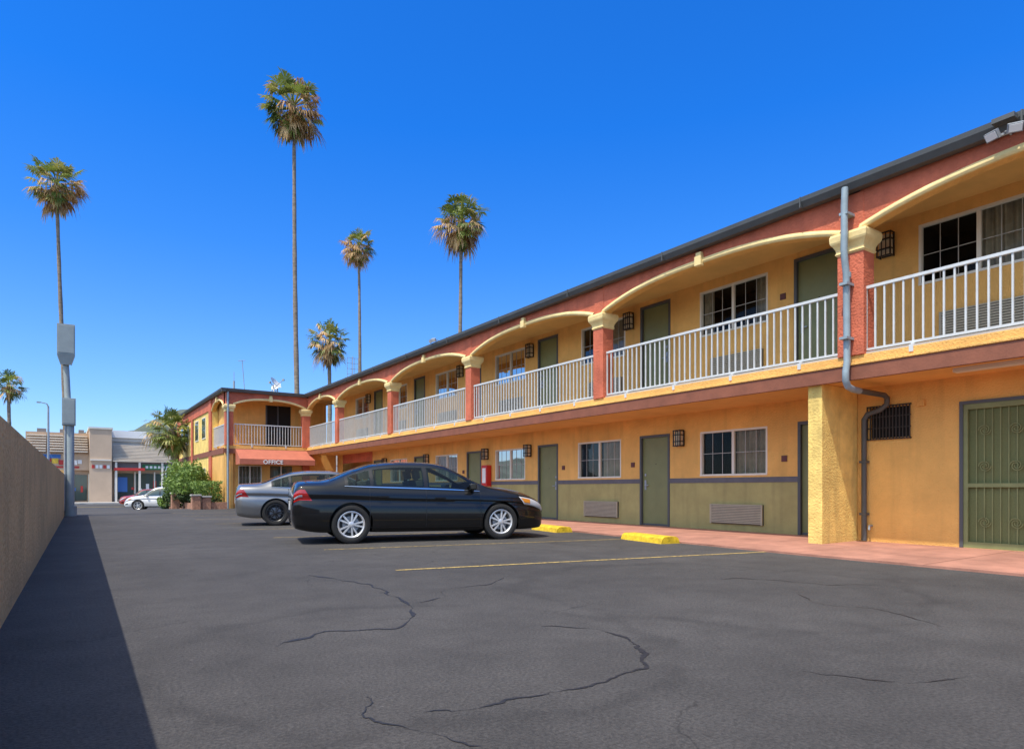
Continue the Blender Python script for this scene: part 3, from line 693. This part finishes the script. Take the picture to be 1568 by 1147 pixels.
    def lathe(wx,s,yc,pr,k,n=36):
        b0=len(WH.v); mi=WH.mi(k)
        for (r0,a0) in pr:
            for j in range(n):
                t=2*math.pi*j/n; WH.v.append((wx+r0*math.cos(t),s*(yc+a0),r+r0*math.sin(t)))
        for i in range(len(pr)-1):
            for j in range(n):
                WH.f.append((b0+i*n+j,b0+i*n+(j+1)%n,b0+(i+1)*n+(j+1)%n,b0+(i+1)*n+j)); WH.m.append(mi)
    for wx in (spec['wf'],spec['wr']):
        for s in (-1,1):
            yc=.885 if spec is SEDAN else .9
            ri=r*.70
            lathe(wx,s,yc,[(ri,-.2),(r*.95,-.21),(r,-.18),(r,-.03),(r*.975,-.005),(r*.86,.008),(r*.76,.004),(ri,-.012)],'tyre')
            lathe(wx,s,yc,[(ri+.002,-.012),(ri-.012,-.006),(ri-.03,-.02),(ri-.035,-.1)],wheelmat); lathe(wx,s,yc,[(ri-.03,-.1),(.001,-.1)],'trimb')
            lathe(wx,s,yc,[(.055,-.035),(.05,-.012),(.03,-.006),(.001,-.006)],wheelmat)
            lathe(wx,s,yc,[(ri*.62,-.085),(ri*.62,-.08),(.05,-.08)],'metal')
            for j in range(spokes):
                t=2*math.pi*(j//2*2/spokes)+(.22 if j%2 else -.22) if spokes==10 else 2*math.pi*j/spokes
                ct,st=math.cos(t),math.sin(t); wd=.013
                q=[]
                for (rr,ww,a) in ((.04,wd*.9,-.014),(ri-.02,wd*1.25,-.02)):
                    for sg in (-1,1):
                        q.append((wx+rr*ct-sg*ww*st, s*(yc+a), r+rr*st+sg*ww*ct))
                q2=[(p[0],p[1]-s*.03,p[2]) for p in q]
                WH.poly([q[0],q[1],q[3],q[2]],wheelmat); WH.poly([q[0],q[2],q2[2],q2[0]],wheelmat); WH.poly([q[1],q[3],q2[3],q2[1]],wheelmat)
    WH.build('wheels',e,smooth=True)
    return e
def car(name,loc,rz,spec,c,metal=.3,rough=.3,spec_l=.5,coat=1.0,**kw):
    pm=mat(name+'_paint',c,rough,metal=metal,coat=coat,spec=spec_l); M['paint_']=pm; M['handle']=pm
    return make_car(name,loc,rz,spec,pm,**kw)
car('black_sedan_car',(5.63,11.49,0),R(-12.7),SEDAN,(.006,.0062,.007),0,rough=.4,spec_l=.15,coat=.85,scale=1.0)
car('grey_sedan_car',(5.98,17.95,0),R(-11),SEDAN,(.25,.25,.25),.75,.4,wheelmat='rimd',spokes=10,scale=.99)
car('white_suv_car',(5.75,53.0,-.6),R(165),SUV,(.75,.75,.75),0,spokes=5)
car('red_hatchback_car',(5.9,66,-.6),R(180),SUV,(.35,.02,.02),.1,spokes=5,scale=.9)
car('silver_sedan_car',(9.5,73,-.6),R(180),SEDAN,(.4,.42,.45),.5,spokes=5)
# ---------------------------------------------------------------- palms
M['pg1']=mat('palm_frond_green',(.22,.28,.055),.5,.3,2,trans=.3); M['pg2']=mat('palm_frond_dark',(.12,.17,.035),.55,.3,2,trans=.3)
M['pg3']=mat('palm_frond_yellow_green',(.40,.38,.10),.55,.3,2,trans=.3)
M['pt1']=mat('palm_dead_tan',(.74,.50,.24),.9,.3,2,trans=.25); M['pt2']=mat('palm_dead_brown',(.48,.29,.13),.9,.3,2,trans=.2)
M['trunk']=mat('palm_trunk_bark',(.27,.215,.16),.95,.45,1.0,.6,12,stretch=(3,3,9))
def palm(name,x,y,z0,zc,r,top_dx=0,top_dy=0,tr=.2,nl=60,dead=.45,lowest=-80,seed=1):
    rd=random.Random(seed)
    e=empty(name,(x,y,z0)); h=zc-z0
    g=MB(); pts=[];rr=[]
    n=24
    for i in range(n+1):
        t=i/n; pts.append((top_dx*t**1.5+.06*math.sin(t*5+seed),top_dy*t**1.5,h*t)); rr.append(tr*(1.3-.6*t+.06*math.sin(i*2.1+seed)) if t>.04 else tr*1.7)
    rr[-1]=tr*.9
    g.tube(pts,rr,'trunk',12); g.build('trunk',e,smooth=True)
    g=MB(); C=Vector((pts[-1][0],pts[-1][1],h))
    side=rd.uniform(0,6.28)
    for i in range(nl):
        f=(i+.5)/nl; el=math.asin(max(-1,min(1,1-f*(1-math.sin(R(lowest))))))+rd.uniform(-.18,.18)
        az=i*2.39996+rd.uniform(-.35,.35)
        d=Vector((math.cos(el)*math.cos(az),math.cos(el)*math.sin(az),math.sin(el))).normalized()
        deg=math.degrees(el)
        p=.10 if deg>35 else (dead*.9 if deg>-5 else (dead if deg>-45 else dead*1.2))
        p*=1+.6*math.cos(az-side)
        if rd.random()<p: k=rd.choice(['pt1','pt1','pt2']); drp=.85
        else: k=rd.choice(['pg1','pg1','pg2','pg3']); drp=.38
        L1=r*rd.uniform(.34,.76); L2=r*rd.uniform(.40,.66)
        if deg<-35: L1*=.9
        s=d.cross(Vector((0,0,1))); 
        if s.length<.1: s=Vector((1,0,0))
        s.normalize(); up=s.cross(d).normalized()
        roll=rd.uniform(-.6,.6); s=(s*math.cos(roll)+up*math.sin(roll)).normalized()
        base=C+d*.08+Vector((0,0,-.3*f)); q=base+d*L1+Vector((0,0,-.12*L1*drp))
        w=s*.018*r
        g.poly([base-w,base+w,q+w,q-w],k)
        nb=17; bw=.05*r
        for b in range(nb):
            a=R(-95+190*b/(nb-1)+rd.uniform(-4,4)); bd=(d*math.cos(a)+s*math.sin(a)).normalized()
            ll=L2*(1-.25*abs(math.sin(a)))*rd.uniform(.75,1.15)
            m=q+bd*ll*.55+Vector((0,0,-drp*.10*ll)); en=q+bd*ll*.85+Vector((0,0,-drp*ll*rd.uniform(.35,.9)))
            sd=bd.cross(up if abs(bd.dot(up))<.9 else d).normalized()*bw*.5
            g.poly([q,m-sd,en,m+sd],k)
    for i in range(int(nl*1.5)):
        az=rd.uniform(0,6.28); zz=rd.uniform(-.9,.0)*r; ro=rd.uniform(.08,.5)*r*(1-.5*abs(zz)/r)
        a=C+Vector((math.cos(az)*ro,math.sin(az)*ro,zz)); ln=rd.uniform(.2,.55)*r
        b=a+Vector((math.cos(az)*ln*.25,math.sin(az)*ln*.25,-ln)); w=Vector((-math.sin(az),math.cos(az),0))*.05*r
        g.poly([a,(a+b)/2-w,b,(a+b)/2+w],rd.choice(['pt1','pt2','pg2','pg1'] if dead<.5 else ['pt1','pt1','pt2','pg1']))
    g.build('crown',e)
def at(r,t): return (t*(SN+r*CS), t*(CS-r*SN))
def pz(dy,t): return H+dy*t/1000
def pp(px,t,dycrown,r,seed,dxpx=0,z0=0,**k):
    x,y=at((px-784)/1000,t); dx=dxpx*t/1000
    palm('palm_tree',x,y,z0,pz(dycrown,t),r,dx*CS,-dx*SN,seed=seed,**k)
pp(101,50,468,2.05,1,dxpx=-14,z0=-.6,tr=.15,dead=.6,nl=75)
pp(456,43,586,2.05,2,dxpx=-7,tr=.15,nl=85,dead=.5)
pp(554,65,373,1.8,3,dxpx=-6,tr=.16,dead=.7,nl=70)
pp(703,45,412,1.85,4,dxpx=2,tr=.14,nl=85,dead=.85)
pp(504,60,226,2.0,5,tr=.2,dead=.35,nl=75)
pp(14,80,160,1.9,6,z0=-.6,tr=.22,dead=.2,lowest=-50)
pp(273,41,92,1.5,7,dxpx=-8,z0=-.3,tr=.22,dead=.12,nl=80)
# ---------------------------------------------------------------- shrubs
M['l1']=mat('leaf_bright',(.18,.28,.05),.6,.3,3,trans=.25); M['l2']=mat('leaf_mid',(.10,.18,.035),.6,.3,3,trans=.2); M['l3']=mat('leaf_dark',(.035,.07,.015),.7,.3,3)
def shrub(name,x,y,z,rx,ry,rz,n=2500,seed=1,ls=.09,boxy=False):
    rd=random.Random(seed); e=empty(name,(x,y,z)); g=MB()
    for i in range(4): g.tube([(0,0,0),(rd.uniform(-.5,.5)*rx,rd.uniform(-.5,.5)*ry,rz)],.03,'trunk',6)
    g.build('stems',e); g=MB()
    for i in range(n):
        while True:
            p=Vector((rd.uniform(-1,1),rd.uniform(-1,1),rd.uniform(-1,1)))
            l=p.length if not boxy else max(abs(p.x),abs(p.y),abs(p.z))
            if .55<l<1: break
        q=Vector((p.x*rx,p.y*ry,rz+p.z*rz)); nz_=noise.noise(q*1.8+Vector((seed,0,0)))
        if not boxy: q=Vector((0,0,rz))+(q-Vector((0,0,rz)))*(1+.45*nz_)
        if nz_<-.28: continue
        u=Vector((rd.gauss(0,1),rd.gauss(0,1),rd.gauss(0,1))).normalized(); v=u.cross(Vector((rd.gauss(0,1),rd.gauss(0,1),rd.gauss(0,1)))).normalized()
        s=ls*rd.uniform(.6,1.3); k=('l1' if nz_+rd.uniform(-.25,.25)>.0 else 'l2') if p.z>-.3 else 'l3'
        g.poly([q-u*s,q-v*s*.45,q+u*s,q+v*s*.45],k)
    g.build('foliage',e)
shrub('shrub',5.3,36.8,-.1,.85,1.3,1.15,4400,1)
shrub('shrub',5.3,40.5,-.3,.85,1.8,1.4,4400,2)
shrub('clipped_hedge',5.65,34.7,0,.62,.9,.66,3400,3,.06,True)
shrub('shrub',5.0,43.5,-.4,.5,.9,.5,1500,5)
for (x,y,h) in ((4.95,33.0,.62),(5.4,33.1,.55),(4.6,37.0,.75)):
    e=empty('brick_pier',(x,y,gz(y))); g=MB(); g.box(-.18,.18,-.18,.18,-.1,h,'brick'); g.box(-.22,.22,-.22,.22,h,h+.07,'conc'); g.build('pier',e,bevel=.01)
e=empty('planter_wall'); g=MB(); g.box(5.1,6.3,33.0,33.15,-.1,.32,'brick'); g.box(5.0,5.12,33.2,44,-.6,.25,'brick'); g.build('brickwork',e)
# ---------------------------------------------------------------- utility pole with boxes
e=empty('utility_pole',(.12,27.6,0)); g=MB()
g.tube([(0,0,0),(0,0,3.2),(-.02,0,3.3),(-.1,0,5.3),(-.12,0,6.5)],[.15,.14,.1,.09,.07],'boxg',14)
g.tube([(0.02,0,0),(0.02,0,.35)],.2,'boxg',14)
g.build('pole',e,smooth=True)
g=MB()
def cab(cx,z0,z1,w,d,tap):
    g.box(cx-w/2,cx+w/2,-d/2-.05,d/2-.05,z0+tap,z1,'boxg')
    g.poly([(cx-w/2,-d/2-.05,z0+tap),(cx+w/2,-d/2-.05,z0+tap),(cx+w*.3,-d*.3-.05,z0),(cx-w*.3,-d*.3-.05,z0)],'boxg')
    g.poly([(cx+w/2,-d/2-.05,z0+tap),(cx+w/2,d/2-.05,z0+tap),(cx+w*.3,d*.3-.05,z0),(cx+w*.3,-d*.3-.05,z0)],'boxg')
    g.poly([(cx-w/2,-d/2-.05,z0+tap),(cx-w/2,d/2-.05,z0+tap),(cx-w*.3,d*.3-.05,z0),(cx-w*.3,-d*.3-.05,z0)],'boxg')
    g.box(cx-w/2+.03,cx+w/2-.03,-d/2-.062,-d/2-.05,z0+tap+.05,z1-.05,'boxg')
cab(-.1,5.25,6.65,.52,.4,.35); cab(-.02,3.15,4.1,.4,.32,.02)
g.tube([(-.12,-.1,3.1),(-.15,-.15,.2)],.025,'metal',6)
g.build('cabinets',e,bevel=.01)
def lamp(x,y,z0,h,dx):
    e=empty('street_lamp',(x,y,z0)); g=MB(); g.tube([(0,0,0),(0,0,h-.3),(dx*.2,0,h),(dx,0,h+.1)],[.12,.08,.05,.04],'metal',8); g.box(min(dx,dx*1.5),max(dx,dx*1.5),-.12,.12,h+.03,h+.15,'metal'); g.build('lamp_post',e,smooth=True)
x,y=at((74-784)/1000,62); lamp(x,y,-.6,9.6,-.6)
x,y=at((254-784)/1000,66); lamp(x,y,-.6,3.6,.4)
# ---------------------------------------------------------------- shops across the street
M['shtan']=mat('shop_tan',(.48,.34,.23),.9,.15,.6); M['shtan2']=mat('shop_tan_light',(.58,.43,.30),.9,.1,.5)
M['shwhite']=mat('shop_white',(.70,.66,.58),.8,.12,.5); M['slat']=mat('slat_roof',(.66,.58,.47),.8,.15,.8)
M['shgrey']=mat('shop_grey',(.22,.21,.2),.8,.15,.7); M['green']=mat('sign_green',(.03,.2,.06),.5); M['syel']=mat('sign_yellow',(.75,.5,.05),.5); M['sblue']=mat('sign_blue',(.05,.16,.45),.5); M['sred']=mat('sign_red',(.5,.04,.03),.5)
e=empty('strip_shop_tan'); g=MB(); Y=82
g.box(-30,-3.4,Y+2,Y+14,-.6,5.6,'shgrey'); g.box(-3.4,2.1,Y+1,Y+14,-.6,5.2,'shtan'); g.box(2.1,4.1,Y-.3,Y+14,-.6,7.25,'shtan2'); g.box(2.0,4.2,Y-.4,Y+14.1,7.25,7.45,'shwhite')
g.box(-3.4,2.1,Y+2.2,Y+14,5.2,6.9,'shtan')
for i in range(3):
    a=-3.3+1.8*i
    for j in range(7):
        t=j/7; g.box(a,a+1.65,Y-.2+2.3*t,Y-.1+2.3*(t+.14),4.75+2.0*t,4.75+2.0*t+.12,'slat')
g.box(-3.3,2.1,Y+.55,Y+.998,2.9,4.6,'shtan2')
for z in (3.9,): g.box(2.15,4.05,Y-.5,Y-.3,z,z+.15,'shwhite')
for (a,b) in ((-2.5,.8),(-.5,.6),(1.2,.5)): g.box(a,a+b,Y+4,Y+5,6.9,7.4,'shgrey')
g.build('building_mass',e)
g=MB()
x=-2.9
rd=random.Random(4)
for i in range(9):
    w=rd.uniform(.35,.6); k=rd.choice(['syel','sred','sblue','green','white']); z=3.5+rd.uniform(-.1,.1); g.box(x,x+w-.05,Y+.48,Y+.55,z,z+rd.uniform(.4,.75),k); x+=w
g.box(-2.9,1.2,Y+.49,Y+.54,3.1,3.3,'sred'); g.box(-2.8,-.4,Y+.46,Y+.478,4.1,4.5,'sblue')
for i in range(5): g.box(2.3+.34*i,2.55+.34*i,Y-.36,Y-.3,3.1,3.45,rd.choice(['sblue','sred','white']))
g.build('shop_signs',e)
g=MB()
for i in range(4): g.box(-3.1+1.3*i,-2.0+1.3*i,Y+.93,Y+.98,-.3,2.4,'carglass'); 
for i in range(5): g.box(-3.2+1.3*i,-3.1+1.3*i,Y+.85,Y+.98,-.5,2.5,'alu')
for i in range(8): g.box(-3.0+.62*i,-2.8+.62*i,Y+.9,Y+.925,.3+rd.random(),.8+rd.random()*1.2,rd.choice(['syel','white','sred','sblue']))
g.build('shopfront',e)
e=empty('strip_shop_white'); g=MB()
g.box(4.1,30,Y+3,Y+16,-.6,6.2,'shwhite'); g.box(4.1,30,Y+2.8,Y+16,6.2,7.0,'shwhite'); g.box(4.1,7.6,Y+2.6,Y+5,6.6,7.4,'white')
g.box(4.1,30,Y+1,Y+2.99,-.6,3.9,'shtan')
for j in range(12):
    t=j/12; g.box(4.2,30,Y-.3+2.6*t,Y-.05+2.6*t,3.85+2.0*t,3.85+2.0*t+.1,'slat')
for j in range(7):
    t=j/7; g.box(7.4,30,Y+2.0+1.0*t,Y+2.3+1.0*t,5.9+1.0*t,5.9+1.0*t+.08,'shwhite')
g.box(4.2,30,Y+.3,Y+.998,3.0,3.8,'shgrey')
for a in range(12): g.box(4.4+2.2*a,4.6+2.2*a,Y-.2,Y+.0,-.6,3.8,'shwhite')
g.box(4.3,7.2,Y-.25,Y+.28,2.9,3.2,'sred')
for (a,b) in ((8.2,.8),(9.8,.5),(11.5,.9)): g.box(a,a+b,Y+5,Y+6,7.0,7.45,'shgrey')
g.build('building_mass',e)
g=MB(); g.box(7.0,11.5,Y+.2,Y+.29,3.05,3.6,'green')
for i in range(10): g.box(7.3+.4*i,7.55+.4*i,Y+.15,Y+.2,3.18,3.45,'white')
for i in range(12): g.box(4.5+1.9*i,6.2+1.9*i,Y+.93,Y+.98,-.2,2.6,'carglass')
for i in range(13): g.box(4.38+1.9*i,4.5+1.9*i,Y+.85,Y+.99,-.5,2.8,'alu')
g.box(4.7,5.6,Y+.8,Y+.92,.6,2.2,'sblue'); g.box(9.2,10.2,Y+.8,Y+.92,.5,1.8,'white')
for i in range(10): g.box(6.0+.7*i,6.3+.7*i,Y+.9,Y+.925,.2+rd.random(),.9+rd.random(),rd.choice(['syel','white','sred','green']))
g.build('shopfront',e)
M['hill']=mat('hill_scrub',(.09,.11,.085),.95,.35,.02)
g=MB(); n=160; prev=None
for i in range(n+1):
    x=-1400+3200*i/n; 
    h=118+55*noise.noise(Vector((x*.0022,3.1,0)))+18*noise.noise(Vector((x*.011,1,0)))+6*noise.noise(Vector((x*.04,2,0)))
    h+=85*math.exp(-((x-330)/200)**2)
    cur=[(x,1500,-2),(x,1620,h*.45),(x,1750,h*.8),(x,1850,h),(x,2200,0)]
    if prev:
        for j in range(4): g.poly([prev[j],cur[j],cur[j+1],prev[j+1]],'hill')
    prev=cur
g.build('hills',smooth=True)
e=empty('distant_trees'); g=MB(); rd=random.Random(9)
for i in range(46):
    cx=rd.uniform(-60,60); cy=rd.uniform(100,150); s=rd.uniform(1.6,3.4)
    for j in range(90):
        p=Vector((rd.gauss(0,.5),rd.gauss(0,.5),rd.gauss(0,.45))); q=Vector((cx,cy,s*.9))+p*s
        u=Vector((rd.gauss(0,1),rd.gauss(0,1),rd.gauss(0,1))).normalized()*.35; v=u.cross(Vector((0,.3,1))).normalized()*.25
        g.poly([q-u,q-v,q+u,q+v],rd.choice(['l2','l3','l3']))
g.build('foliage_mass',e)
# ---------------------------------------------------------------- light
sv=Vector((-.48,-.17,1)).normalized(); el=math.asin(sv.z); rot=math.atan2(sv.x,sv.y)
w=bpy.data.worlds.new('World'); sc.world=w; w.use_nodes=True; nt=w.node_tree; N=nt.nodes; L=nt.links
sky=N.new('ShaderNodeTexSky'); sky.sky_type='NISHITA'; sky.sun_disc=False; sky.sun_elevation=el; sky.sun_rotation=rot%(2*math.pi)
sky.air_density=1.0; sky.dust_density=.3; sky.ozone_density=3.0; sky.altitude=200
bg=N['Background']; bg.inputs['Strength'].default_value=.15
tc=N.new('ShaderNodeTexCoord'); sp=N.new('ShaderNodeSeparateXYZ'); L.new(tc.outputs['Generated'],sp.inputs[0])
cr=N.new('ShaderNodeValToRGB'); L.new(sp.outputs[2],cr.inputs['Fac'])
cr.color_ramp.elements[0].position=0.0; cr.color_ramp.elements[0].color=(.92,1.02,1.3,1)
cr.color_ramp.elements[1].position=.48; cr.color_ramp.elements[1].color=(.11,.80,1.78,1)
for p_,c_ in ((.1,(.68,.97,1.38)),(.33,(.25,.84,1.62))):
    q=cr.color_ramp.elements.new(p_); q.color=(*c_,1)
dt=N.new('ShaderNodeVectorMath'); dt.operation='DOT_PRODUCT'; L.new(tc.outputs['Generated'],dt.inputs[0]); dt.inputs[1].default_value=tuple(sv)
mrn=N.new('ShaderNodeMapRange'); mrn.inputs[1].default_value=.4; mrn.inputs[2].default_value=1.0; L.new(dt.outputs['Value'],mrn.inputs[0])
gl=N.new('ShaderNodeMix'); gl.data_type='RGBA'; L.new(mrn.outputs[0],gl.inputs['Factor']); L.new(cr.outputs[0],gl.inputs['A']); gl.inputs['B'].default_value=(5.8,4.1,2.4,1)  # added warm sky glow around the sun, out of view, warms shaded walls
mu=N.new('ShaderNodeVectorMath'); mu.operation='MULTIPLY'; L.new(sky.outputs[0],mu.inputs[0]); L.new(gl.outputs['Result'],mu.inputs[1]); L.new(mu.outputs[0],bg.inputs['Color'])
ld=bpy.data.lights.new('sun','SUN'); ld.energy=4.7; ld.angle=R(.5); ld.color=(1,.94,.84); lo=bpy.data.objects.new('sun',ld); col.objects.link(lo)
lo.rotation_euler=sv.to_track_quat('Z','Y').to_euler(); lo.location=(0,0,30)
# ---------------------------------------------------------------- camera
cd=bpy.data.cameras.new('camera'); cd.sensor_width=36; cd.lens=1000/1568*36; cd.shift_y=(748-573.5)/1568; cd.clip_end=6000; cd.clip_start=.05
co=bpy.data.objects.new('camera',cd); col.objects.link(co); co.location=(0,0,H); co.rotation_euler=(R(90),0,-TH); sc.camera=co
sc.view_settings.view_transform='Standard'; sc.view_settings.look='None'; sc.view_settings.exposure=0
